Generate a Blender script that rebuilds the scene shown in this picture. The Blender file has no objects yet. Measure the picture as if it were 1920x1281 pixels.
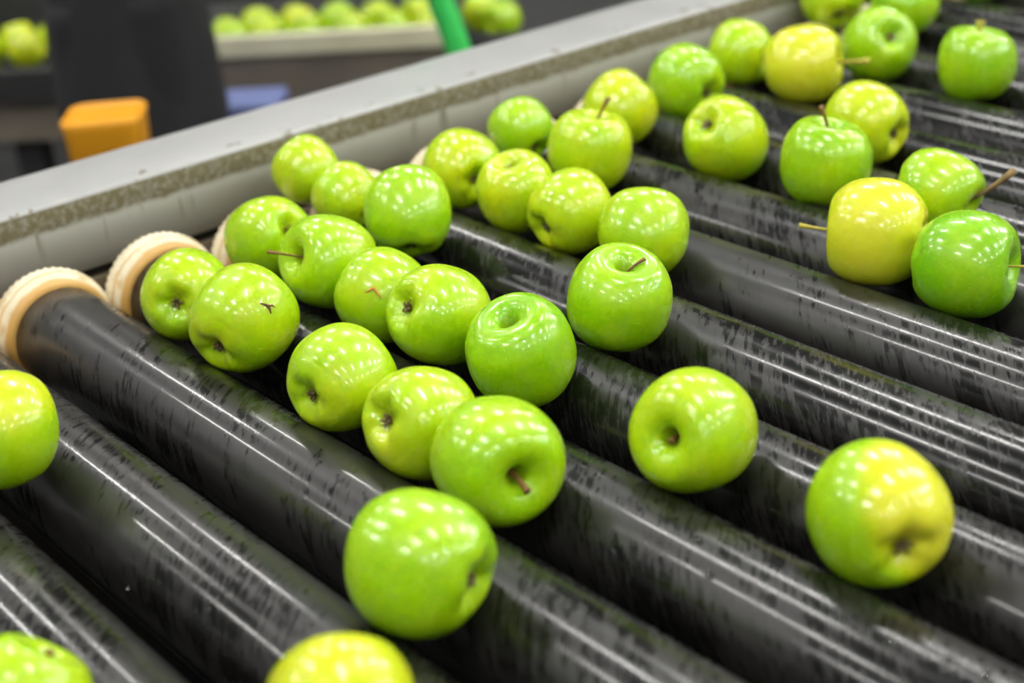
import bpy, bmesh, math, random
from mathutils import Vector, Matrix, noise

S = bpy.context.scene
C = S.collection

# ------------------------------------------------------------------ camera
cd = bpy.data.cameras.new('camera')
cam = bpy.data.objects.new('camera', cd)
C.objects.link(cam)
cam.location = (1.22457, -0.44126, 1.42634)
cam.rotation_euler = (1.13492, 0.08202, 0.89447)
cd.sensor_width = 36.0
cd.lens = 58.257
cd.clip_start = 0.02
cd.clip_end = 60
cd.dof.use_dof = True
cd.dof.focus_distance = 1.12
cd.dof.aperture_fstop = 3.8
cd.dof.aperture_blades = 7
S.camera = cam

# ------------------------------------------------------------------ world and exposure
W = bpy.data.worlds.new('hall')
S.world = W
W.use_nodes = True
bg = W.node_tree.nodes['Background']
bg.inputs['Color'].default_value = (0.94, 0.97, 1.0, 1)
bg.inputs['Strength'].default_value = 0.12
S.view_settings.view_transform = 'Standard'
S.view_settings.look = 'None'
S.view_settings.gamma = 1
S.view_settings.use_curve_mapping = False
S.view_settings.exposure = 0.55
LAMP_POWER = 88.0


# ------------------------------------------------------------------ helpers
def tag(o, label=None, cat=None, group=None, kind=None):
    if label: o['label'] = label
    if cat: o['category'] = cat
    if group: o['group'] = group
    if kind: o['kind'] = kind
    return o


def obj(name, bm, m, parent=None, smooth=True, loc=None):
    me = bpy.data.meshes.new(name)
    bmesh.ops.recalc_face_normals(bm, faces=bm.faces)
    bm.to_mesh(me)
    bm.free()
    if smooth:
        for p in me.polygons: p.use_smooth = True
    me.materials.append(m)
    o = bpy.data.objects.new(name, me)
    C.objects.link(o)
    if loc: o.location = loc
    if parent: o.parent = parent
    return o


def empty(name, loc=(0, 0, 0), rz=0):
    o = bpy.data.objects.new(name, None)
    C.objects.link(o)
    o.location = loc
    o.rotation_euler = (0, 0, rz)
    o.empty_display_size = 0.05
    return o


def box(bm, c, s, bevel=0.0):
    r = bmesh.ops.create_cube(bm, size=1)
    bmesh.ops.scale(bm, vec=s, verts=r['verts'])
    bmesh.ops.translate(bm, vec=c, verts=r['verts'])
    if bevel:
        es = list({e for v in r['verts'] for e in v.link_edges})
        bmesh.ops.bevel(bm, geom=es, offset=bevel, segments=2, affect='EDGES', profile=0.5)


def lathe_x(bm, prof, seg=72, caps=True, tooth=None):
    """surface of revolution about x; prof = [(x, r)]"""
    rings = []
    for i, (x, r) in enumerate(prof):
        ring = []
        for k in range(seg):
            a = 2 * math.pi * k / seg
            rr = r
            if tooth and i in tooth and k % 2: rr = r - 0.0013
            ring.append(bm.verts.new((x, rr * math.cos(a), rr * math.sin(a))))
        rings.append(ring)
    for a, b in zip(rings[:-1], rings[1:]):
        for k in range(seg):
            bm.faces.new((a[k], a[(k + 1) % seg], b[(k + 1) % seg], b[k]))
    if caps:
        bm.faces.new(rings[0][::-1])
        bm.faces.new(rings[-1])
    return rings


def tube(bm, pts, rad, seg=10):
    pts = [Vector(p) for p in pts]
    rings = []
    up = Vector((0.13, 0.31, 0.94))
    for i, p in enumerate(pts):
        d = (pts[min(i + 1, len(pts) - 1)] - pts[max(i - 1, 0)]).normalized()
        s = d.cross(up)
        if s.length < 1e-3: s = d.cross(Vector((1, 0, 0)))
        s.normalize()
        t = s.cross(d)
        up = t
        r = rad[i] if isinstance(rad, (list, tuple)) else rad
        rings.append([bm.verts.new(p + (s * math.cos(2 * math.pi * k / seg) + t * math.sin(2 * math.pi * k / seg)) * r) for k in range(seg)])
    for a, b in zip(rings[:-1], rings[1:]):
        for k in range(seg):
            bm.faces.new((a[k], a[(k + 1) % seg], b[(k + 1) % seg], b[k]))
    bm.faces.new(rings[0][::-1])
    bm.faces.new(rings[-1])


def smooth_path(pts, n=8):
    pts = [Vector(p) for p in pts]
    P = [pts[0] * 2 - pts[1]] + pts + [pts[-1] * 2 - pts[-2]]
    out = []
    for i in range(1, len(P) - 2):
        for j in range(n):
            t = j / n
            a, b, c, d = P[i - 1:i + 3]
            out.append(0.5 * ((2 * b) + (c - a) * t + (2 * a - 5 * b + 4 * c - d) * t * t + (3 * b - a - 3 * c + d) * t ** 3))
    out.append(pts[-1])
    return out


# ------------------------------------------------------------------ materials
class NT:
    def __init__(self, name):
        self.m = bpy.data.materials.new(name)
        self.m.use_nodes = True
        self.t = self.m.node_tree
        self.b = self.t.nodes['Principled BSDF']

    def n(self, kind, ins=None, **kw):
        x = self.t.nodes.new(kind)
        for k, v in kw.items(): setattr(x, k, v)
        for k, v in (ins or {}).items():
            if hasattr(v, 'links') or isinstance(v, bpy.types.NodeSocket): self.t.links.new(v, x.inputs[k])
            else: x.inputs[k].default_value = v
        return x

    def math(self, op, a, b=0.0, c=None):
        ins = {0: a, 1: b}
        if c is not None: ins[2] = c
        return self.n('ShaderNodeMath', ins, operation=op).outputs[0]

    def ramp(self, v, lo, hi, a=0.0, b=1.0):
        x = self.n('ShaderNodeMapRange', {'Value': v, 'From Min': lo, 'From Max': hi, 'To Min': a, 'To Max': b}, interpolation_type='SMOOTHSTEP')
        return x.outputs[0]

    def mix(self, f, a, b):
        x = self.n('ShaderNodeMix', data_type='RGBA')
        for s, v in ((0, f), (6, a), (7, b)):
            if isinstance(v, bpy.types.NodeSocket): self.t.links.new(v, x.inputs[s])
            else: x.inputs[s].default_value = v if s == 0 or len(v) == 4 else (*v, 1)
        return x.outputs[2]

    def noise(self, vec, scale, detail=3, rough=0.5):
        return self.n('ShaderNodeTexNoise', {'Vector': vec, 'Scale': scale, 'Detail': detail, 'Roughness': rough}).outputs['Fac']

    def set(self, k, v):
        if isinstance(v, bpy.types.NodeSocket): self.t.links.new(v, self.b.inputs[k])
        else: self.b.inputs[k].default_value = (*v, 1) if isinstance(v, tuple) and len(v) == 3 and 'Color' in k else v

    def bump(self, h, strength, dist):
        x = self.n('ShaderNodeBump', {'Height': h, 'Strength': strength, 'Distance': dist})
        self.t.links.new(x.outputs[0], self.b.inputs['Normal'])


def simple(name, col, rough=0.5, metal=0.0, var=0.15, scale=30.0):
    q = NT(name)
    o = q.n('ShaderNodeTexCoord').outputs['Object']
    f = q.noise(o, scale, 4)
    q.set('Base Color', q.mix(f, tuple(c * (1 - var) for c in col), tuple(min(1, c * (1 + var)) for c in col)))
    q.set('Roughness', rough)
    q.set('Metallic', metal)
    return q.m


def apple_material():
    q = NT('apple_skin')
    o = q.n('ShaderNodeTexCoord').outputs['Object']
    rip = q.n('ShaderNodeAttribute', attribute_name='ripeness').outputs['Fac']
    cav_shade = q.n('ShaderNodeAttribute', attribute_name='hollow').outputs['Fac']
    n1 = q.noise(o, 34, 3)
    n2 = q.noise(o, 260, 2)
    f = q.math('ADD', rip, q.math('MULTIPLY', q.math('SUBTRACT', n1, 0.5), 0.28))
    f = q.math('ADD', f, q.math('MULTIPLY', q.math('SUBTRACT', n2, 0.5), 0.25))
    cr = q.n('ShaderNodeValToRGB', {'Fac': f})
    e = cr.color_ramp.elements
    e[0].position = 0.0
    e[0].color = APPLE[0]
    e[1].position = 1.0
    e[1].color = APPLE[3]
    x = e.new(0.38); x.color = APPLE[1]
    x = e.new(0.68); x.color = APPLE[2]
    # pale lenticels
    v = q.n('ShaderNodeTexVoronoi', {'Vector': o, 'Scale': 380.0, 'Randomness': 1.0})
    keep = q.ramp(q.n('ShaderNodeSeparateColor', {0: v.outputs['Color']}).outputs[0], 0.5, 0.62)
    dots = q.math('MULTIPLY', q.ramp(v.outputs['Distance'], 0.10, 0.20, 1, 0), keep)
    c = q.mix(q.math('MULTIPLY', dots, 0.75), cr.outputs[0], (0.62, 0.72, 0.22))
    c = q.mix(q.math('MULTIPLY', cav_shade, 0.9), c, (0.13, 0.15, 0.012))  # shade inside the hollows painted into the skin colour
    q.set('Base Color', c)
    q.set('Roughness', q.ramp(q.noise(o, 70, 2), 0.3, 0.7, 0.23, 0.33))
    q.set('Subsurface Weight', 0.16)
    q.set('Subsurface Radius', (0.006, 0.018, 0.002))
    q.b.inputs['Subsurface Scale'].default_value = 0.6
    q.set('Specular IOR Level', 0.5)
    q.set('Coat Weight', 0.40)
    q.set('Coat Roughness', 0.07)
    q.bump(q.noise(o, 130, 3, 0.55), 0.12, 0.0009)
    return q.m


APPLE = [(0.150, 0.430, 0.001, 1), (0.330, 0.560, 0.002, 1), (0.520, 0.610, 0.004, 1), (0.640, 0.650, 0.024, 1)]


def sleeve_material():
    q = NT('wet_black_rubber')
    o = q.n('ShaderNodeTexCoord').outputs['Object']
    rnd = q.n('ShaderNodeObjectInfo').outputs['Random']
    s = q.n('ShaderNodeSeparateXYZ', {0: o})
    th = q.math('MULTIPLY', q.math('ARCTAN2', s.outputs[1], s.outputs[2]), 0.0406)
    sh = q.math('ADD', s.outputs[0], q.math('MULTIPLY', th, 0.75))
    off = q.math('MULTIPLY', rnd, 37.0)
    def vec(a, b): return q.n('ShaderNodeCombineXYZ', {0: q.math('MULTIPLY', sh, a), 1: q.math('MULTIPLY', th, b), 2: off}).outputs[0]
    fleck = q.noise(vec(240, 70), 1.0, 3, 0.6)
    streak = q.noise(vec(60, 9), 1.0, 2, 0.5)
    fine = q.noise(vec(500, 170), 1.0, 2, 0.5)
    big = q.noise(vec(9, 14), 1.0, 2, 0.5)
    band = q.noise(vec(1.5, 60), 1.0, 2, 0.5)
    t = q.math('ADD', q.math('MULTIPLY', fleck, 0.62), q.math('ADD', q.math('ADD', q.math('MULTIPLY', streak, 0.30), q.math('MULTIPLY', fine, 0.16)), q.math('ADD', q.math('MULTIPLY', big, 0.55), q.math('MULTIPLY', band, 0.10))))
    wet = q.ramp(q.math('ADD', t, q.math('MULTIPLY', q.math('SUBTRACT', rnd, 0.5), 0.12)), 0.74, 1.02)          # 1 = wet, dark; 0 = dusty grey rubber
    q.set('Base Color', q.mix(wet, (0.0120, 0.0112, 0.0105), (0.0032, 0.0031, 0.0030)))
    q.set('Roughness', q.ramp(wet, 0, 1, 0.38, 0.20))
    q.set('Specular IOR Level', q.ramp(wet, 0, 1, 0.42, 0.2))
    q.set('Coat Weight', 0.17)
    q.set('Coat Roughness', 0.09)
    q.bump(q.math('ADD', q.math('MULTIPLY', t, 0.6), q.math('ADD', q.math('MULTIPLY', fine, 0.10), q.math('MULTIPLY', q.noise(o, 1100, 1), 0.08))), 0.22, 0.0006)
    return q.m


def cap_material():
    q = NT('stained_cream_plastic')
    o = q.n('ShaderNodeTexCoord').outputs['Object']
    s = q.n('ShaderNodeSeparateXYZ', {0: o})
    n = q.noise(o, 60, 4, 0.6)
    x = q.math('ADD', s.outputs[0], q.math('MULTIPLY', q.math('SUBTRACT', n, 0.5), 0.006))
    r1 = q.ramp(x, 0.0195, 0.0235)
    r0 = q.ramp(x, 0.0035, 0.001)
    line = q.math('MULTIPLY', q.ramp(x, 0.0128, 0.0143), q.ramp(x, 0.0172, 0.0150))
    blot = q.math('MULTIPLY', q.ramp(q.noise(o, 45, 4, 0.7), 0.50, 0.66), 0.6)
    f = q.math('MAXIMUM', q.math('MAXIMUM', r1, q.math('MULTIPLY', r0, 0.6)), q.math('MAXIMUM', q.math('MULTIPLY', line, 0.7), blot))
    c = q.mix(f, (0.74, 0.66, 0.47), (0.50, 0.29, 0.075))
    q.set('Base Color', c)
    q.set('Roughness', 0.42)
    q.set('Subsurface Weight', 0.05)
    q.b.inputs['Subsurface Scale'].default_value = 0.2
    return q.m


def rail_material():
    q = NT('grimy_galvanised_steel')
    o = q.n('ShaderNodeTexCoord').outputs['Object']
    s = q.n('ShaderNodeSeparateXYZ', {0: o})
    z = s.outputs[2]
    x = s.outputs[0]
    n = q.noise(o, 26, 5, 0.6)
    n2 = q.noise(o, 210, 3, 0.6)
    st = q.noise(q.n('ShaderNodeVectorMath', {0: o, 1: (1, 1, 0.12)}, operation='MULTIPLY').outputs[0], 55, 2)
    zz = q.math('ADD', z, q.math('MULTIPLY', q.math('SUBTRACT', n, 0.5), 0.010))
    lo = q.ramp(zz, RAILTOP - 0.0255, RAILTOP - 0.0195)
    hi = q.ramp(z, RAILTOP - 0.0022, RAILTOP - 0.0042)
    band = q.math('MULTIPLY', q.math('MULTIPLY', lo, hi), q.ramp(n2, 0.25, 0.6, 0.6, 1.0))
    drip = q.math('MULTIPLY', q.ramp(st, 0.60, 0.66), q.ramp(z, RAILTOP - 0.055, RAILTOP - 0.02))
    inner = q.ramp(x, -0.06, -0.055)
    dirt = q.math('MULTIPLY', q.math('MAXIMUM', band, q.math('MULTIPLY', drip, 0.7)), inner)
    steel = q.mix(n, (0.31, 0.315, 0.305), (0.38, 0.385, 0.375))
    wall = q.mix(inner, steel, q.mix(n, (0.48, 0.50, 0.48), (0.58, 0.60, 0.57)))  # same steel, wall face coloured lighter to make up for its shade
    under = q.ramp(q.math('ADD', z, q.math('MULTIPLY', n, 0.002)), RAILTOP - 0.002, RAILTOP - 0.006)
    base = q.mix(under, steel, wall)
    q.set('Base Color', q.mix(dirt, base, q.mix(n2, (0.10, 0.085, 0.035), (0.16, 0.14, 0.075))))
    q.set('Metallic', q.math('MULTIPLY', q.math('SUBTRACT', 1.0, dirt), 0.05))
    q.set('Roughness', q.ramp(dirt, 0, 1, 0.33, 0.7))
    q.bump(q.noise(o, 60, 3), 0.08, 0.002)
    return q.m


RAILTOP = 0.985
M = {}
M['apple'] = apple_material()
M['sleeve'] = sleeve_material()
M['cap'] = cap_material()
M['rail'] = rail_material()
M['grime'] = simple('brown_grime_steel', (0.15, 0.125, 0.075), 0.6, 0.2, 0.35, 60)
M['darksteel'] = simple('dark_steel', (0.03, 0.03, 0.03), 0.55, 0.3)
M['shaft'] = simple('steel_shaft', (0.35, 0.34, 0.32), 0.35, 0.9)
M['stem_brown'] = simple('brown_stem', (0.17, 0.075, 0.02), 0.6, 0, 0.5, 300)
M['stem_green'] = simple('yellow_green_stem', (0.42, 0.36, 0.04), 0.5, 0, 0.35, 300)
M['stem_twig'] = simple('woody_stem', (0.20, 0.13, 0.05), 0.7, 0, 0.6, 250)
M['calyx'] = simple('dried_calyx', (0.12, 0.085, 0.03), 0.8, 0, 0.7, 500)
M['scar_dark'] = simple('dark_scar', (0.12, 0.045, 0.015), 0.6, 0, 0.4, 500)
M['scar_orange'] = simple('russet_scar', (0.50, 0.24, 0.03), 0.6, 0, 0.4, 500)
M['floor'] = simple('dark_wet_floor', (0.03, 0.03, 0.03), 0.35, 0, 0.5, 3)
M['hall'] = simple('dark_wall_panel', (0.016, 0.017, 0.014), 0.8, 0, 0.3, 4)
M['jacket'] = simple('charcoal_cloth', (0.011, 0.011, 0.013), 0.9, 0, 0.3, 40)
M['trousers'] = simple('black_cloth', (0.006, 0.006, 0.007), 0.9, 0, 0.3, 40)
M['skin'] = simple('skin', (0.45, 0.26, 0.18), 0.5, 0, 0.08, 30)
M['hair'] = simple('dark_hair', (0.02, 0.013, 0.01), 0.6)
M['boots'] = simple('black_boots', (0.015, 0.015, 0.015), 0.5)
M['eye'] = simple('eye', (0.05, 0.035, 0.03), 0.2)
M['orange'] = simple('orange_plastic', (0.68, 0.30, 0.008), 0.45, 0, 0.08, 12)
M['greenhose'] = simple('green_hose', (0.05, 0.60, 0.11), 0.4, 0, 0.1, 12)
M['cream'] = simple('cream_rail', (0.75, 0.72, 0.50), 0.25, 0, 0.08, 12)
M['taupe'] = simple('taupe_steel', (0.20, 0.17, 0.13), 0.55, 0.1, 0.1, 8)
M['blue'] = simple('blue_plastic', (0.07, 0.10, 0.50), 0.5, 0, 0.1, 12)
M['greyblue'] = simple('grey_blue_plastic', (0.16, 0.20, 0.42), 0.5, 0, 0.1, 12)
q = NT('lamp_tube')
q.set('Emission Color', (1.0, 0.98, 0.94, 1))
q.b.inputs['Emission Strength'].default_value = LAMP_POWER
q.set('Base Color', (0.9, 0.9, 0.9, 1))
M['lamp'] = q.m
q = NT('water')
q.set('Base Color', (1.0, 1.0, 1.0))
q.set('Roughness', 0.0)
q.set('IOR', 1.33)
q.set('Transmission Weight', 1.0)
M['water'] = q.m
M['housing'] = simple('white_housing', (0.7, 0.7, 0.7), 0.5)


# ------------------------------------------------------------------ hall
bm = bmesh.new()
box(bm, (-1.0, 1.5, -0.025), (12, 12, 0.05))
tag(obj('floor', bm, M['floor'], smooth=False), kind='structure')
H = Vector((-0.80318, 0.59574, 0))          # horizontal direction across the hall
G = Vector((0.59574, 0.80318, 0))
bm = bmesh.new()
box(bm, (0, 0, 1.6), (0.1, 11.0, 3.2))
o = tag(obj('wall_back', bm, M['hall'], smooth=False), kind='structure')
o.location = Vector((1.22, -0.44, 0)) + H * 5.2 + G * 0.3
o.rotation_euler.z = math.atan2(H.y, H.x)

# ------------------------------------------------------------------ ceiling lights
lab = 'long white batten light hanging from the ceiling above the rollers'
first = None
for ix in range(5):
    for iy in range(8):
        x = -3.3 + ix * 2.15
        y = -2.5 + iy * 1.42
        if first is None:
            t = empty('ceiling_light', (x, y, 3.4))
            bm = bmesh.new(); box(bm, (0, 0, 0.05), (0.78, 0.16, 0.06), 0.01)
            obj('light_housing', bm, M['housing'], t, False)
            bm = bmesh.new(); lathe_x(bm, [(-0.33, 0.03), (0.33, 0.03)], 12)
            a = obj('light_tube', bm, M['lamp'], t, True, (0, 0, -0.01))
            first = t
        else:
            t = first.copy(); C.objects.link(t); t.location = (x, y, 3.4)
            for ch in list(first.children):
                c = ch.copy(); C.objects.link(c); c.parent = t
        tag(t, lab, 'light', 'ceiling lights over the rollers')

# ------------------------------------------------------------------ conveyor frame
fr = empty('conveyor', (0, 0, 0))
tag(fr, 'roller conveyor of wet black rollers in a grey steel frame with a brown grime band', 'conveyor')
bm = bmesh.new()
XI, XO, ZT, ZB = -0.040, -0.136, RAILTOP, 0.920
prof = []
def arc(cx, cz, r, a0, a1, n=6):
    for i in range(n + 1):
        a = math.radians(a0 + (a1 - a0) * i / n)
        prof.append((cx + r * math.cos(a), cz + r * math.sin(a)))
arc(XI - 0.004, ZT - 0.004, 0.004, 0, 90)
arc(XO + 0.007, ZT - 0.007, 0.007, 90, 180)
prof += [(XO, ZB - 0.03), (XO + 0.004, ZB - 0.03)]
arc(XO + 0.009, ZT - 0.0105, 0.006, 180, 90, 4)
prof += [(XI - 0.006, ZT - 0.0045), (XI - 0.0045, ZT - 0.006), (XI - 0.004, ZB)]
prof += [(XI, ZB)]
ys = [-0.55 + i * 0.05 for i in range(58)]
rings = [[bm.verts.new((px, y, pz)) for px, pz in prof] for y in ys]
n = len(prof)
for a, b in zip(rings[:-1], rings[1:]):
    for k in range(n): bm.faces.new((a[k], a[(k + 1) % n], b[(k + 1) % n], b[k]))
bm.faces.new(rings[0]); bm.faces.new(rings[-1][::-1])
obj('side_rail', bm, M['rail'], fr)
bm = bmesh.new()
box(bm, (XI - 0.006, 0.875, 0.862), (0.008, 2.85, 0.096), 0.001)
obj('lower_side_plate', bm, M['grime'], fr, False)
bm = bmesh.new()
box(bm, (XI - 0.020, 0.875, 0.90), (0.012, 2.85, 0.07))
obj('inner_channel', bm, M['darksteel'], fr, False)
bm = bmesh.new()
box(bm, (0.78, 0.875, 0.77), (1.75, 2.85, 0.02))
obj('drip_tray', bm, M['darksteel'], fr, False)
for y in (-0.45, 0.85, 2.2):
    for x in (-0.08, 1.60):
        bm = bmesh.new(); box(bm, (x, y, 0.38), (0.06, 0.06, 0.76), 0.004)
        obj('leg', bm, M['darksteel'], fr, False)
bm = bmesh.new()
box(bm, (1.655, 0.875, 0.88), (0.05, 2.85, 0.21), 0.004)
obj('side_rail', bm, M['rail'], fr, False)

# ------------------------------------------------------------------ rollers
RR = 0.0406
rl = None
for k in range(-4, 14):
    if rl is None:
        t = empty('roller', (0, k * 0.1, 0.9)); t.parent = fr
        bm = bmesh.new()
        rg = lathe_x(bm, [(0.0285, 0.0385), (0.029, 0.0402), (0.030, RR)] + [(0.03 + i * 0.05, RR) for i in range(1, 31)] + [(1.5505, 0.0395)], 96)
        obj('rubber_sleeve', bm, M['sleeve'], t)
        bm = bmesh.new()
        lathe_x(bm, [(0.0, 0.030), (0.0003, 0.0488), (0.0015, 0.0503), (0.0045, 0.0506), (0.0055, 0.0500), (0.010, 0.0506), (0.013, 0.0503), (0.0145, 0.0487), (0.0155, 0.0490), (0.0185, 0.0485), (0.0205, 0.0462), (0.024, 0.0447), (0.0275, 0.0440), (0.0288, 0.0425), (0.0290, 0.0375)], 96, True, (1, 2, 3))
        obj('end_cap', bm, M['cap'], t)
        bm = bmesh.new(); lathe_x(bm, [(-0.036, 0.009), (0.001, 0.009)], 20)
        obj('shaft', bm, M['shaft'], t)
        bm = bmesh.new(); lathe_x(bm, [(1.551, 0.042), (1.553, 0.050), (1.58, 0.050), (1.582, 0.045)], 48)
        obj('end_cap', bm, M['cap'], t)
        bm = bmesh.new(); lathe_x(bm, [(1.581, 0.009), (1.631, 0.009)], 20)
        obj('shaft', bm, M['shaft'], t)
        rl = t
    else:
        t = rl.copy(); C.objects.link(t); t.parent = fr; t.location = (0, k * 0.1, 0.9)
        for ch in list(rl.children):
            c = ch.copy(); C.objects.link(c); c.parent = t
            c.rotation_euler.x = 1.7 * k if 'cap' in c.name else 0

# ------------------------------------------------------------------ apples
PROF = [(0, .47), (.035, .472), (.075, .50), (.115, .58), (.165, .68), (.235, .775), (.335, .84), (.46, .865), (.61, .84), (.735, .755), (.855, .605), (.95, .41), (.995, .16),
        (1.0, -.06), (.975, -.28), (.91, -.48), (.81, -.65), (.69, -.785), (.57, -.87), (.46, -.905), (.36, -.89), (.27, -.845), (.19, -.79), (.12, -.75), (.06, -.735), (0, -.73)]


def catmull(pts, n):
    P = [pts[0]] + pts + [pts[-1]]
    out = []
    for i in range(1, len(P) - 2):
        for j in range(n):
            t = j / n
            out.append(tuple(0.5 * ((2 * P[i][c]) + (P[i + 1][c] - P[i - 1][c]) * t + (2 * P[i - 1][c] - 5 * P[i][c] + 4 * P[i + 1][c] - P[i + 2][c]) * t * t + (3 * P[i][c] - P[i - 1][c] - 3 * P[i + 1][c] + P[i + 2][c]) * t ** 3) for c in (0, 1)))
    out.append(pts[-1])
    return out


PR = catmull(PROF, 4)


def surf(r, z, a, R, sd):
    """one point of the apple skin; sd = shape seed tuple"""
    p1, p2, amp, sk = sd
    low = max(0.0, -z)
    k = 1 + amp * (0.35 + 0.9 * low) * math.cos(5 * a + p1) * min(1, r * 2.2) + 0.018 * math.cos(2 * a + p2) + 0.012 * math.cos(3 * a - p2)
    x = r * k * math.cos(a)
    y = r * k * math.sin(a)
    zz = z * (1 + sk * 0.10 * math.cos(a + p2) * min(1, r * 1.4)) + (0.02 * math.cos(5 * a + p1) * low if 0.2 < r < 0.75 else 0)
    return Vector((x * R, y * R, zz * R))


def frame_of(axis, spin):
    q = Vector(axis).normalized().to_track_quat('Z', 'Y')
    return q @ Matrix.Rotation(spin, 3, 'Z').to_quaternion()


def make_apple(key, pos, axis, R, rip, label, seg=80, blush=None, stem=None, scar=None, group=None, calyx=True):
    rnd = random.Random(key * 7 + 3)
    sd = (rnd.uniform(0, 6.28), rnd.uniform(0, 6.28), rnd.uniform(0.008, 0.022), rnd.uniform(0.1, 0.9))
    bm = bmesh.new()
    L1 = bm.verts.layers.float.new('ripeness')
    L2 = bm.verts.layers.float.new('hollow')
    rot = frame_of(axis, rnd.uniform(0, 6.28))
    off = Vector((key * 3.1, key * 1.7, 0.3))
    rings = []
    for r, z in PR:
        if r < 1e-6:
            v = bm.verts.new(surf(0, z, 0, R, sd)); rings.append([v])
        else:
            rings.append([bm.verts.new(surf(r, z, 2 * math.pi * k / seg, R, sd)) for k in range(seg)])
    for ring, (r, z) in zip(rings, PR):
        for v in ring:
            u = v.co / R
            val = rip + 0.14 * noise.noise(u * 1.3 + off)
            if blush:
                w = max(0.0, (rot @ u.normalized()).dot(Vector(blush[0]).normalized()) - blush[2]) / (1 - blush[2])
                val += blush[1] * min(1, w * 2.0)
            v[L1] = val
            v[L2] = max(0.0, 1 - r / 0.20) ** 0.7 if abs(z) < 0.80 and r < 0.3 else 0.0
    for a, b in zip(rings[:-1], rings[1:]):
        if len(a) == 1:
            for k in range(seg): bm.faces.new((a[0], b[k], b[(k + 1) % seg]))
        elif len(b) == 1:
            for k in range(seg): bm.faces.new((a[k], b[0], a[(k + 1) % seg]))
        else:
            for k in range(seg): bm.faces.new((a[k], b[k], b[(k + 1) % seg], a[(k + 1) % seg]))
    ap = obj('apple', bm, M['apple'])
    ap.location = pos
    ap.rotation_mode = 'QUATERNION'
    ap.rotation_quaternion = rot
    tag(ap, label, 'apple', group)
    inv = rot.inverted()
    # stem
    st = stem or dict(l=0.30, w=0.035, bend=(0.1, 0.05), m='stem_brown')
    if st.get('l', 0) > 0:
        bm = bmesh.new()
        l = st['l']
        if 'to' in st:       # bend towards a world direction
            b3 = inv @ Vector(st['to']).normalized() * st.get('k', 0.3)
            bend = (b3.x, b3.y)
        else: bend = st.get('bend', (0.1, 0))
        path = []
        for i in range(9):
            t = i / 8
            path.append(Vector((bend[0] * t ** 1.6 * l, bend[1] * t ** 1.6 * l, 0.455 + l * t)) * R)
        w = st.get('w', 0.035) * R
        tube(bm, path, [w * (1.25, 1.0, .88, .85, .85, .9, 1.0, 1.25, 1.45)[i] for i in range(9)], 10)
        obj('stem', bm, M[st.get('m', 'stem_brown')], ap)
    if calyx:
        bm = bmesh.new()
        n = 5
        for i in range(n):
            a = 2 * math.pi * (i + 0.2 * rnd.random()) / n
            c, s = math.cos(a), math.sin(a)
            up = rnd.uniform(0.08, 0.15)
            rr = rnd.uniform(0.09, 0.15)
            pts = [Vector((0.02 * c, 0.02 * s, -0.725)), Vector((0.05 * c, 0.05 * s, -0.765)), Vector((rr * 0.75 * c, rr * 0.75 * s, -0.74 - up * 0.8)), Vector(((rr + 0.03) * c, (rr + 0.03) * s, -0.72 - up * 0.75))]
            tube(bm, [p * R for p in pts], [0.030 * R, 0.034 * R, 0.024 * R, 0.006 * R], 6)
        for i in range(7):
            a = rnd.uniform(0, 6.28)
            d = Vector((math.cos(a), math.sin(a), 0))
            tube(bm, [(d * 0.02 + Vector((0, 0, -0.73))) * R, (d * 0.05 + Vector((0, 0, -0.83))) * R], [0.010 * R, 0.006 * R], 5)
        obj('calyx', bm, M['calyx'], ap)
    if scar:
        # a raised corky mark on the skin, given by the world direction it faces
        bm = bmesh.new()
        me = ap.data
        path0, w, m = scar
        pts = []
        for d in path0:
            dl = (inv @ Vector(d).normalized())
            best = max(me.vertices, key=lambda v: v.co.normalized().dot(dl))
            pts.append(dl * (best.co.length + 0.0001))
        pts = smooth_path(pts, 4)
        nn = len(pts)
        tube(bm, pts, [w * (0.3 + math.sin(math.pi * i / (nn - 1)) * 0.7) for i in range(nn)], 8)
        if key == 7:
            mid = pts[nn // 2]
            tube(bm, [mid, mid * 1.0 + (inv @ (CR * 0.0035 + CU * 0.0004)) - mid.normalized() * 0.0002, mid + (inv @ (CR * 0.0058 - CU * 0.0010)) - mid.normalized() * 0.0008], [w * .8, w * .6, w * .2], 8)
        obj('scar', bm, M[m], ap)
    return ap


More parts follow.
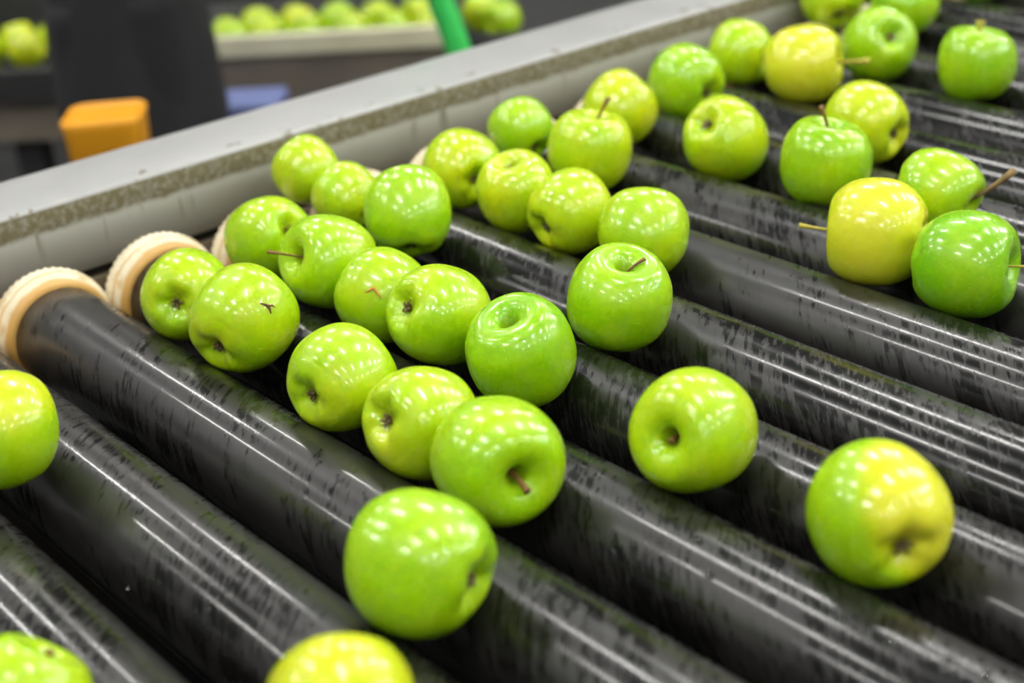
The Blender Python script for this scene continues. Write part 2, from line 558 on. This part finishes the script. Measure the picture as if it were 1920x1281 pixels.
# camera-independent data: position, direction of the stem end, radius, ripeness (all in world space)
AP = {
    1: ((0.0166, 0.2490, 0.9676), (-0.73, -0.183, 0.658), 0.0293, 0.50),
    2: ((0.0750, 0.2503, 0.9573), (-0.778, -0.279, 0.562), 0.0277, 0.45),
    3: ((0.1674, 0.2496, 0.9644), (-0.564, 0.376, 0.735), 0.0360, 0.30),
    4: ((0.1163, 0.1506, 0.9598), (-0.904, -0.159, -0.396), 0.0341, 0.40),
    5: ((0.2035, 0.1500, 0.9635), (-0.02, -0.904, 0.428), 0.0360, 0.35),
    6: ((0.1622, 0.0496, 0.9575), (-0.713, 0.673, -0.194), 0.0339, 0.45),
    7: ((0.2446, 0.0518, 0.9625), (-0.248, 0.9, 0.359), 0.0378, 0.45),
    8: ((0.2750, 0.1500, 0.9563), (-0.827, -0.357, 0.435), 0.0337, 0.40),
    9: ((0.3471, 0.1497, 0.9619), (0.077, 0.882, -0.464), 0.0355, 0.40),
    10: ((0.4351, 0.1502, 0.9611), (0.064, -0.308, 0.949), 0.0367, 0.20),
    11: ((0.3743, 0.0500, 0.9594), (-0.148, 0.987, 0.056), 0.0345, 0.45),
    12: ((0.4601, 0.0511, 0.9560), (-0.008, 0.9, -0.435), 0.0346, 0.50),
    13: ((0.5380, 0.0495, 0.9605), (0.974, -0.218, 0.057), 0.0378, 0.35),
    14: ((0.5971, -0.0484, 0.9610), (-0.918, -0.386, 0.092), 0.0381, 0.30),
    15: ((0.6725, -0.1487, 0.9614), (-0.653, 0.536, 0.534), 0.0353, 0.50),
    16: ((0.5528, -0.2517, 0.9584), (-0.016, 0.675, 0.738), 0.0319, 0.45),
    17: ((0.2877, -0.1500, 0.9674), (-0.091, 0.991, -0.096), 0.0372, 0.35),
    18: ((0.4230, 0.2489, 0.9613), (0.222, 0.064, 0.973), 0.0368, 0.30),
    19: ((0.5981, 0.1490, 0.9620), (0.252, -0.927, 0.276), 0.0367, 0.45),
    20: ((0.7345, 0.1513, 0.9611), (-0.898, 0.433, 0.083), 0.0374, 0.35),
    21: ((0.3386, 0.3502, 0.9599), (-0.424, 0.584, 0.692), 0.0341, 0.40),
    22: ((0.2537, 0.3500, 0.9564), (0.081, 0.97, 0.228), 0.0335, 0.55),
    23: ((0.1847, 0.3488, 0.9572), (-0.007, -0.169, 0.986), 0.0337, 0.55),
    24: ((0.1071, 0.3510, 0.9605), (-0.97, 0.229, 0.079), 0.0336, 0.55),
    25: ((0.0658, 0.4500, 0.9616), (-0.815, -0.01, 0.58), 0.0292, 0.30),
    26: ((0.1645, 0.4487, 0.9632), (0.109, 0.233, 0.966), 0.0362, 0.50),
    27: ((0.0938, 0.5486, 0.9616), (0.056, 0.808, 0.587), 0.0342, 0.60),
    28: ((0.0745, 0.6510, 0.9589), (-0.971, -0.048, 0.232), 0.0364, 0.30),
    29: ((0.0507, 0.7510, 0.9603), (-0.91, -0.383, 0.158), 0.0335, 0.45),
    30: ((0.1416, 0.7493, 0.9635), (0.848, 0.519, 0.104), 0.0393, 0.90),
    31: ((0.1498, 0.8502, 0.9616), (-0.784, 0.37, -0.498), 0.0375, 0.30),
    32: ((-0.0023, 0.9519, 0.9704), (-0.716, 0.375, 0.589), 0.0350, 0.45),
    33: ((-0.0014, 1.0464, 0.9714), (-0.08, 0.516, 0.853), 0.0379, 0.30),
    34: ((0.0449, 1.1474, 0.9685), (-0.314, -0.732, -0.605), 0.0388, 0.15),
    35: ((0.2692, 0.8501, 0.9623), (-0.063, 0.151, 0.987), 0.0375, 0.25),
    36: ((0.2255, 0.5533, 0.9567), (-0.007, 0.743, -0.67), 0.0369, 0.50),
    37: ((0.3031, 0.6495, 0.9622), (-0.97, -0.133, 0.203), 0.0363, 0.60),
    38: ((0.3444, 0.5510, 0.9622), (0.035, 0.151, 0.988), 0.0376, 0.30),
    39: ((0.4593, 0.5499, 0.9616), (0.924, 0.249, -0.289), 0.0333, 0.35),
    40: ((0.4814, 0.4509, 0.9644), (-0.831, -0.556, -0.017), 0.0393, 0.95),
    41: ((0.5618, 0.4513, 0.9609), (0.922, 0.384, 0.049), 0.0379, 0.12),
    42: ((0.0898, 0.9641, 0.9705), (-0.029, 0.965, 0.261), 0.0343, 0.25),
}
LAB = {
    1: 'small green apple touching the steel rail, behind the heap at the rail, upper left',
    2: 'small green apple wedged between the rail apple and a bigger apple, behind both',
    3: 'smooth bright green apple in front of a sliver of white roller cap near the rail',
    4: 'green apple leaning beside the third cream roller cap, hollow on its right side',
    5: 'green apple with a dark thin stem pointing left out of its hollow',
    6: 'yellow-green apple beside the second cream cap, dried calyx facing the viewer',
    7: 'large green apple with a dark forked scar, stub of stem behind and calyx low left',
    8: 'green apple with an orange russet mark on its face, behind another apple',
    9: 'green apple with calyx at its left edge, between the russet-marked and darker green apple',
    10: 'darker green apple in the centre, open wet hollow on top without a stem',
    11: 'speckled yellow-green apple with its calyx low on the left, alone on its left side',
    12: 'yellow-green apple with a dark ragged calyx at its left, behind the large short-stemmed apple',
    13: 'large green apple with a short brown stem inside a deep hollow facing the viewer',
    14: 'large smooth green apple at bottom centre with its hollow at the right edge',
    15: 'out-of-focus yellow-green apple cut off by the bottom edge, left of centre',
    16: 'out-of-focus yellow-green apple in the lower left corner with a small brown notch',
    17: 'green apple cut off by the left edge of the picture',
    18: 'round green apple standing upright with a thin dark stem leaning right from its hollow',
    19: 'green apple alone between rollers, hollow with a small brown stem turned to the viewer',
    20: 'big green apple with a yellow blush on its right side and calyx at lower right',
    21: 'plain yellow-green apple right behind the upright apple with a thin stem',
    22: 'yellow-green apple with its dark calyx hollow at its lower left edge, in the heap',
    23: 'yellow-green apple with a small dark hollow on top, middle of the heap',
    24: 'yellow-green apple beside a sliver of white cap, shaded hollow at its right edge',
    25: 'bright green apple next to the rail, partly behind the apple with an upright stem',
    26: 'yellow-green apple with a thin brown stem standing straight up, at the back of the heap',
    27: 'yellow-tinged apple behind the apple with the upright stem',
    28: 'green apple with a dark hollow at its lower right, up along the rail',
    29: 'out-of-focus green apple by the rail, left of the yellow apple with a long stem',
    30: 'out-of-focus yellow apple with a long yellowish stem pointing right',
    31: 'out-of-focus green apple with a small dark hollow near its top, at the top edge',
    32: 'blurred green apple cut off by the top edge, dark hollow low on its right',
    33: 'blurred green apple cut off by the top edge, behind the apple with the small hollow',
    34: 'blurred green apple at the top right, cut off by the top edge, yellow-brown stem',
    35: 'blurred green apple standing upright, dented below, at the right edge near the top',
    36: 'yellow-green apple alone on the rollers with a small dark dimple at upper left',
    37: 'yellow-green apple with its calyx at the lower right, behind the upright round apple',
    38: 'round green apple with a short brown stem up on top, left of the long-stemmed one',
    39: 'green apple with a thick knobbly woody stem sticking out to the right',
    40: 'pale yellow apple with a yellow stem pointing left',
    41: 'deep green speckled apple at the right edge with a thin straight pale stem',
    42: 'blurred piece of green apple showing behind the right side of the small-hollowed apple'}
STEM = {
    5: dict(l=.78, w=.028, to=(-.75, -.62, .15), k=.75, m='stem_brown'),
    7: dict(l=.62, w=.055, bend=(.1, .1), m='stem_brown'),
    10: dict(l=.10, w=.02, bend=(.1, 0), m='stem_green'),
    13: dict(l=.50, w=.045, to=(.3, .1, -.8), k=.35, m='stem_brown'),
    16: dict(l=.42, w=.06, bend=(.1, 0), m='stem_brown'),
    18: dict(l=.48, w=.026, to=(.6, .8, .0), k=.75, m='stem_brown'),
    19: dict(l=.26, w=.040, to=(.2, .2, -.8), k=.25, m='stem_brown'),
    20: dict(l=.3), 23: dict(l=.22, w=.05, bend=(.1, 0), m='stem_brown'),
    26: dict(l=.86, w=.042, to=(.5, .6, .1), k=.25, m='stem_brown'),
    30: dict(l=1.15, w=.055, bend=(.1, 0), m='stem_green'),
    34: dict(l=.55, w=.08, bend=(.0, 0), m='stem_green'),
    35: dict(l=.62, w=.085, bend=(.05, 0), m='stem_green'),
    36: dict(l=.14, w=.045, bend=(.1, 0), m='stem_brown'),
    38: dict(l=.78, w=.040, to=(-.6, -.8, .1), k=.35, m='stem_brown'),
    39: dict(l=.98, w=.062, to=(.0, .2, .9), k=1.25, m='stem_twig'),
    40: dict(l=.98, w=.036, to=(0, 0, 1), k=.12, m='stem_green'),
    41: dict(l=.62, w=.022, to=(.4, .5, .2), k=.1, m='stem_green')}
VIEW = Vector((0.7286, -0.5404, 0.4208))
CR = Vector((0.62383, 0.77726, -0.08193))
CU = Vector((-0.28278, 0.32219, 0.90345))
def facing(a, b): return tuple(CR * a + CU * b + VIEW * math.sqrt(max(0, 1 - a * a - b * b)))
SCAR = {
    7: ([facing(.43, .24), facing(.52, .22), facing(.58, .17), facing(.62, .06)], 0.0011, 'scar_dark'),
    8: ([facing(-.30, .02), facing(-.20, .06), facing(-.12, .10), facing(-.02, -.02), facing(.04, -.12)], 0.0012, 'scar_orange')}
BLUSH = {20: (facing(.75, .25), .62, .15), 17: (facing(.1, .9), .3, .3), 15: (facing(0, .7), .2, .1)}
for k, (p, a, R, rip) in AP.items():
    make_apple(k, p, a, R, rip, LAB[k], stem=STEM.get(k), scar=SCAR.get(k), blush=BLUSH.get(k))

# ------------------------------------------------------------------ sorting machine behind
e1 = Vector((0.70, 0.714, 0))
e1.normalize()
n1 = Vector((-e1.y, e1.x, 0))
ang = math.atan2(e1.y, e1.x)
def mbox(bm, u0, u1, v0, v1, z0, z1, bev=0.0): box(bm, ((u0 + u1) / 2, (v0 + v1) / 2, (z0 + z1) / 2), (u1 - u0, v1 - v0, z1 - z0), bev)
B0 = Vector((-1.345, 0.855, 0))
mc = empty('sorting_machine', B0, ang)
tag(mc, 'out-of-focus sorting table with a cream lip and taupe front panel behind the rail', 'machine')
bm = bmesh.new(); mbox(bm, -0.02, 0.43, 0.0, 0.02, 0.700, 0.738, 0.004)
obj('tray_lip', bm, M['cream'], mc, False)
bm = bmesh.new(); mbox(bm, -0.02, 0.43, 0.012, 0.03, 0.56, 0.700, 0.002)
obj('front_panel', bm, M['taupe'], mc, False)
bm = bmesh.new(); mbox(bm, -0.45, 0.75, 0.022, 0.5, 0.66, 0.685, 0.002)
obj('tray_bed', bm, M['darksteel'], mc, False)
bm = bmesh.new(); mbox(bm, 0.43, 0.75, 0.0, 0.02, 0.62, 0.715, 0.003)
obj('end_panel', bm, M['darksteel'], mc, False)
bm = bmesh.new(); mbox(bm, -0.45, -0.02, 0.0, 0.02, 0.64, 0.70, 0.003)
obj('end_panel', bm, M['darksteel'], mc, False)
bm = bmesh.new(); mbox(bm, -0.45, -0.10, 0.03, 0.05, 0.56, 0.64, 0.003)
obj('lower_panel', bm, M['taupe'], mc, False)
for u in (-0.4, 0.7):
    for vv in (0.06, 0.44):
        bm = bmesh.new(); mbox(bm, u, u + 0.05, vv, vv + 0.05, 0, 0.66)
        obj('leg', bm, M['darksteel'], mc, False)
bm = bmesh.new(); mbox(bm, -0.02, 0.02, 0.03, 0.05, 0.45, 0.56, 0.003)
obj('panel_bracket', bm, M['darksteel'], mc, False)

M['apple_far'] = M['apple']
fars = []
def far_apples(lst, label, group, key0):
    for i, (u, vv, z) in enumerate(lst):
        rnd = random.Random(key0 + i)
        p = B0 + e1 * u + n1 * vv + Vector((0, 0, z))
        d = Vector((rnd.uniform(-1, 1), rnd.uniform(-1, 1), rnd.uniform(-0.3, 1)))
        make_apple(key0 + i, p, d, 0.0335, rnd.uniform(0.4, 0.75), label, seg=24, group=group, stem=dict(l=0), calyx=False)
rnd = random.Random(4)
ordn = ['first', 'second', 'third', 'fourth', 'fifth', 'sixth']
for i in range(6):
    far_apples([(0.030 + i * 0.0735, 0.070, 0.721)], 'blurred green apple behind the cream lip, %s from the left in the front row' % ordn[i], 'green apples on the sorting table', 200 + i)
for i in range(5):
    far_apples([(0.067 + i * 0.0735, 0.140, 0.721)], 'blurred green apple behind the cream lip, %s from the left in the back row' % ordn[i], 'green apples on the sorting table', 210 + i)
far_apples([(-0.42, 0.068, 0.721)], 'blurred green apple cut off by the left edge, left of the person, front row', 'green apples left of the person', 240)
far_apples([(-0.345, 0.070, 0.721)], 'blurred green apple nearest the person on their left, front row', 'green apples left of the person', 241)
far_apples([(-0.385, 0.138, 0.721)], 'blurred green apple left of the person, left one of the back row', 'green apples left of the person', 242)
far_apples([(-0.312, 0.140, 0.721)], 'blurred green apple left of the person, right one of the back row', 'green apples left of the person', 243)
far_apples([(0.470, 0.160, 0.721)], 'blurred green apple right of the green hose, the farther of two', 'green apples right of the hose', 260)
far_apples([(0.515, 0.085, 0.721)], 'blurred green apple right of the green hose, the nearer of two', 'green apples right of the hose', 261)

# ------------------------------------------------------------------ water drops on the rollers
first = None
for (p, nrm) in (
    ((0.7923, 0.0899, 0.9393), (0, -0.248, 0.969)),
    ((0.8228, 0.0977, 0.9405), (0, -0.056, 0.998)),
    ((0.8302, 0.0910, 0.9396), (0, -0.222, 0.975)),
    ((0.8426, 0.0997, 0.9406), (0, -0.007, 1.000)),
    ((0.6596, 0.0912, 0.9396), (0, -0.217, 0.976)),
    ((0.6824, 0.0772, 0.9336), (0, -0.562, 0.827)),
    ((0.7415, 0.1668, 0.9234), (0, -0.818, 0.576)),
    ((0.6172, 0.0685, 0.9256), (0, -0.777, 0.630)),
    ((0.4221, -0.1393, 0.9102), (0, -0.968, 0.251)),
    ((0.5062, -0.1281, 0.9293), (0, -0.691, 0.722)),):
    if first is None:
        bm = bmesh.new(); bmesh.ops.create_uvsphere(bm, u_segments=20, v_segments=12, radius=0.0024)
        bmesh.ops.scale(bm, vec=(1, 1, 0.55), verts=bm.verts)
        first = d = obj('water_drop', bm, M['water'])
    else:
        d = first.copy(); C.objects.link(d)
    d.rotation_mode = 'QUATERNION'
    d.rotation_quaternion = Vector(nrm).to_track_quat('Z', 'Y')
    d.location = Vector(p) + Vector(nrm) * 0.0009
    tag(d, 'clear water drop standing on a black roller in the foreground', 'water drop', 'water drops on the front rollers')

# things on and around the sorting table
bm = bmesh.new()
tube(bm, smooth_path([(-0.80, 0.875, 3.35), (-0.79, 0.88, 2.2), (-0.775, 0.895, 1.5), (-0.765, 0.905, 1.1), (-0.748, 0.925, 0.95), (-0.738, 0.94, 0.87), (-0.728, 0.955, 0.80), (-0.722, 0.965, 0.70), (-0.72, 0.965, 0.30), (-0.72, 0.965, 0.005)], 8), 0.019, 20)
tag(obj('hose', bm, M['greenhose']), 'thick bright green hose hanging in front of the sorting table', 'hose')
t = empty('blue_crate', (-1.212, 0.850, 0), ang)
tag(t, 'blue crate partly hidden by the steel rail beside the person', 'crate')
bm = bmesh.new(); box(bm, (0, 0, 0.32), (0.12, 0.10, 0.64), 0.008)
obj('crate_body', bm, M['blue'], t, False)
bm = bmesh.new(); box(bm, (0, 0, 0.65), (0.13, 0.11, 0.02), 0.004)
obj('crate_rim', bm, M['greyblue'], t, False)
# orange tub on a dark stand
tb = empty('stand', (-0.692, 0.377, 0), math.atan2(G.y, G.x))
tag(tb, 'dark metal stand under the orange tub behind the rail', 'stand')
for sx in (-1, 1):
    for sy in (-1, 1):
        bm = bmesh.new(); box(bm, (sx * 0.058, sy * 0.05, 0.372), (0.016, 0.016, 0.744), 0.001)
        obj('leg', bm, M['darksteel'], tb, False)
bm = bmesh.new(); box(bm, (0, 0, 0.750), (0.14, 0.12, 0.012), 0.002)
obj('stand_top', bm, M['darksteel'], tb, False)
tu = empty('tub', (-0.692, 0.377, 0.7565), math.atan2(G.y, G.x))
tag(tu, 'orange plastic tub with rounded corners behind the steel rail', 'tub')
bm = bmesh.new()
def rrect(w, d, z, r=0.018, n=5):
    vs = []
    for cx, cy, a0 in ((w - r, d - r, 0), (-w + r, d - r, 90), (-w + r, -d + r, 180), (w - r, -d + r, 270)):
        for i in range(n + 1):
            a = math.radians(a0 + 90 * i / n)
            vs.append(bm.verts.new((cx + r * math.cos(a), cy + r * math.sin(a), z)))
    return vs
rs = [rrect(0.040, 0.036, 0), rrect(0.044, 0.040, 0.006), rrect(0.048, 0.043, 0.085), rrect(0.050, 0.045, 0.094), rrect(0.047, 0.042, 0.098), rrect(0.044, 0.039, 0.090), rrect(0.040, 0.036, 0.01)]
for a, b in zip(rs[:-1], rs[1:]):
    for k in range(len(a)): bm.faces.new((a[k], a[(k + 1) % len(a)], b[(k + 1) % len(a)], b[k]))
bm.faces.new(rs[0][::-1]); bm.faces.new(rs[-1])
obj('tub_body', bm, M['orange'], tu)
bm = bmesh.new()
box(bm, (0, 0, 0.088), (0.088, 0.078, 0.012), 0.004)
obj('tub_lid', bm, M['orange'], tu, False)


# ------------------------------------------------------------------ person
def skin_mesh(name, joints, bones, mat, parent, sub=2):
    me = bpy.data.meshes.new(name)
    names = list(joints)
    me.from_pydata([joints[n][0] for n in names], [(names.index(a), names.index(b)) for a, b in bones], [])
    o = bpy.data.objects.new(name, me)
    C.objects.link(o)
    o.modifiers.new('skin', 'SKIN')
    me.skin_vertices.new() if not me.skin_vertices else None
    sv = me.skin_vertices[0].data
    for i, n in enumerate(names):
        r = joints[n][1]
        sv[i].radius = r if isinstance(r, tuple) else (r, r)
        sv[i].use_root = (i == 0)
    m = o.modifiers.new('subsurf', 'SUBSURF'); m.levels = sub; m.render_levels = sub
    me.materials.append(mat)
    for p in me.polygons: p.use_smooth = True
    o.modifiers['skin'].use_smooth_shade = True
    o.parent = parent
    return o


pe = empty('person', (-1.10, 0.62, 0), math.atan2(G.y, G.x))    # faces +x of its own frame
tag(pe, 'person in a charcoal jacket and black trousers standing side-on behind the rail', 'person')
J = {'pelvis': ((0, 0, .93), (.10, .13)), 'waist': ((0, 0, 1.08), (.095, .12)), 'chest': ((.005, 0, 1.28), (.10, .15)), 'neckb': ((0, 0, 1.40), (.06, .07)), 'neck': ((.01, 0, 1.47), .05),
     'head1': ((.03, 0, 1.56), (.07, .065)), 'head2': ((.02, 0, 1.64), (.09, .075)), 'crown': ((.01, 0, 1.70), (.065, .055))}
Bn = [('pelvis', 'waist'), ('waist', 'chest'), ('chest', 'neckb'), ('neckb', 'neck'), ('neck', 'head1'), ('head1', 'head2'), ('head2', 'crown')]
hands = []
for s, q in ((1, 'l'), (-1, 'r')):
    J.update({q + 'hip': ((0, s * .085, .88), .085), q + 'knee': ((.015, s * .09, .49), .055), q + 'ankle': ((-.01, s * .09, .09), .036), q + 'toe': ((.13, s * .10, .035), .03),
              q + 'sh': ((0, s * .17, 1.37), .055), q + 'elb': ((.03, s * .21, 1.10), .042), q + 'wr': ((.25, s * .16, 1.06), .026), q + 'palm': ((.31, s * .155, 1.05), (.018, .034))})
    Bn += [('pelvis', q + 'hip'), (q + 'hip', q + 'knee'), (q + 'knee', q + 'ankle'), (q + 'ankle', q + 'toe'), ('neckb', q + 'sh'), (q + 'sh', q + 'elb'), (q + 'elb', q + 'wr'), (q + 'wr', q + 'palm')]
    for i, (dy, l) in enumerate(((-.026, .068), (-.009, .078), (.009, .072), (.026, .058))):
        a = (.355, s * (.155) + dy, 1.047); b = (.355 + l * .55, s * .155 + dy * 1.15, 1.035); c = (.355 + l * .85, s * .155 + dy * 1.15, 1.012)
        J[q + 'fa%d' % i] = (a, .0095); J[q + 'fb%d' % i] = (b, .0085); J[q + 'fc%d' % i] = (c, .0075)
        Bn += [(q + 'palm', q + 'fa%d' % i), (q + 'fa%d' % i, q + 'fb%d' % i), (q + 'fb%d' % i, q + 'fc%d' % i)]
    J[q + 'th1'] = ((.315, s * .155 - s * .045, 1.04), .011); J[q + 'th2'] = ((.355, s * .155 - s * .06, 1.025), .009)
    Bn += [(q + 'palm', q + 'th1'), (q + 'th1', q + 'th2')]
skin_mesh('body', J, Bn, M['skin'], pe)
# face
bm = bmesh.new()
tube(bm, [(.095, 0, 1.655), (.118, 0, 1.615), (.10, 0, 1.607)], [.008, .014, .008], 8)
obj('nose', bm, M['skin'], pe)
for s in (1, -1):
    bm = bmesh.new(); bmesh.ops.create_uvsphere(bm, u_segments=12, v_segments=8, radius=.011)
    bmesh.ops.translate(bm, vec=(.098, s * .031, 1.652), verts=bm.verts)
    obj('eye', bm, M['eye'], pe)
    bm = bmesh.new(); bmesh.ops.create_uvsphere(bm, u_segments=12, v_segments=8, radius=.03)
    bmesh.ops.scale(bm, vec=(.6, .3, 1), verts=bm.verts); bmesh.ops.translate(bm, vec=(.015, s * .078, 1.635), verts=bm.verts)
    obj('ear', bm, M['skin'], pe)
bm = bmesh.new(); tube(bm, [(.088, -.024, 1.582), (.098, 0, 1.58), (.088, .024, 1.582)], [.003, .007, .003], 8)
obj('mouth', bm, M['orange'] if False else M['scar_dark'], pe)
bm = bmesh.new(); bmesh.ops.create_uvsphere(bm, u_segments=24, v_segments=16, radius=1)
for v in bm.verts:
    v.co = Vector((v.co.x * .105 - .012, v.co.y * .093, v.co.z * .10 + 1.668))
bmesh.ops.delete(bm, geom=[v for v in bm.verts if v.co.x > .055 and v.co.z < 1.70 or v.co.z < 1.60], context='VERTS')
obj('hair', bm, M['hair'], pe)


def loft(name, rings, mat, seg=40, wr=0.0):
    bm = bmesh.new()
    rs = []
    for z, rx, ry, cx in rings:
        rs.append([bm.verts.new((cx + rx * math.cos(2 * math.pi * k / seg) * (1 + wr * math.sin(7 * k + z * 9)), ry * math.sin(2 * math.pi * k / seg) * (1 + wr * math.cos(5 * k + z * 13)), z)) for k in range(seg)])
    for a, b in zip(rs[:-1], rs[1:]):
        for k in range(seg): bm.faces.new((a[k], a[(k + 1) % seg], b[(k + 1) % seg], b[k]))
    return obj(name, bm, mat, pe)


loft('jacket', [(.690, .112, .185, 0), (.685, .120, .195, 0), (.70, .124, .198, 0), (.85, .119, .19, 0), (.95, .116, .185, 0), (1.08, .118, .178, 0), (1.22, .128, .192, .005), (1.33, .128, .215, .003), (1.39, .118, .20, 0), (1.43, .098, .15, 0), (1.465, .075, .09, .005), (1.505, .07, .078, .01), (1.505, .06, .068, .01)], M['jacket'], 48, 0.008)
for s in (1, -1):
    bm = bmesh.new()
    tube(bm, smooth_path([(0, s * .12, 1.40), (.0, s * .195, 1.34), (.012, s * .215, 1.20), (.03, s * .212, 1.10), (.13, s * .19, 1.08), (.235, s * .163, 1.062)], 5), [.06, .070, .078, .080, .078, .072, .066, .060, .058, .056, .054, .053, .052, .052, .052, .052, .051, .050, .048, .046, .044, .042, .040, .038, .036, .036], 16)
    obj('sleeve', bm, M['jacket'], pe)
    bm = bmesh.new()
    tube(bm, smooth_path([(0, s * .085, .92), (.005, s * .088, .80), (.015, s * .09, .49), (0, s * .09, .30), (-.008, s * .09, .07)], 4), [.10, .10, .10, .099, .098, .092, .086, .080, .074, .072, .070, .068, .066, .066, .066, .066, .066], 20)
    obj('trouser_leg', bm, M['trousers'], pe)
    bm = bmesh.new()
    box(bm, (.05, s * .095, .045), (.27, .095, .09), .03)
    obj('boot', bm, M['boots'], pe)
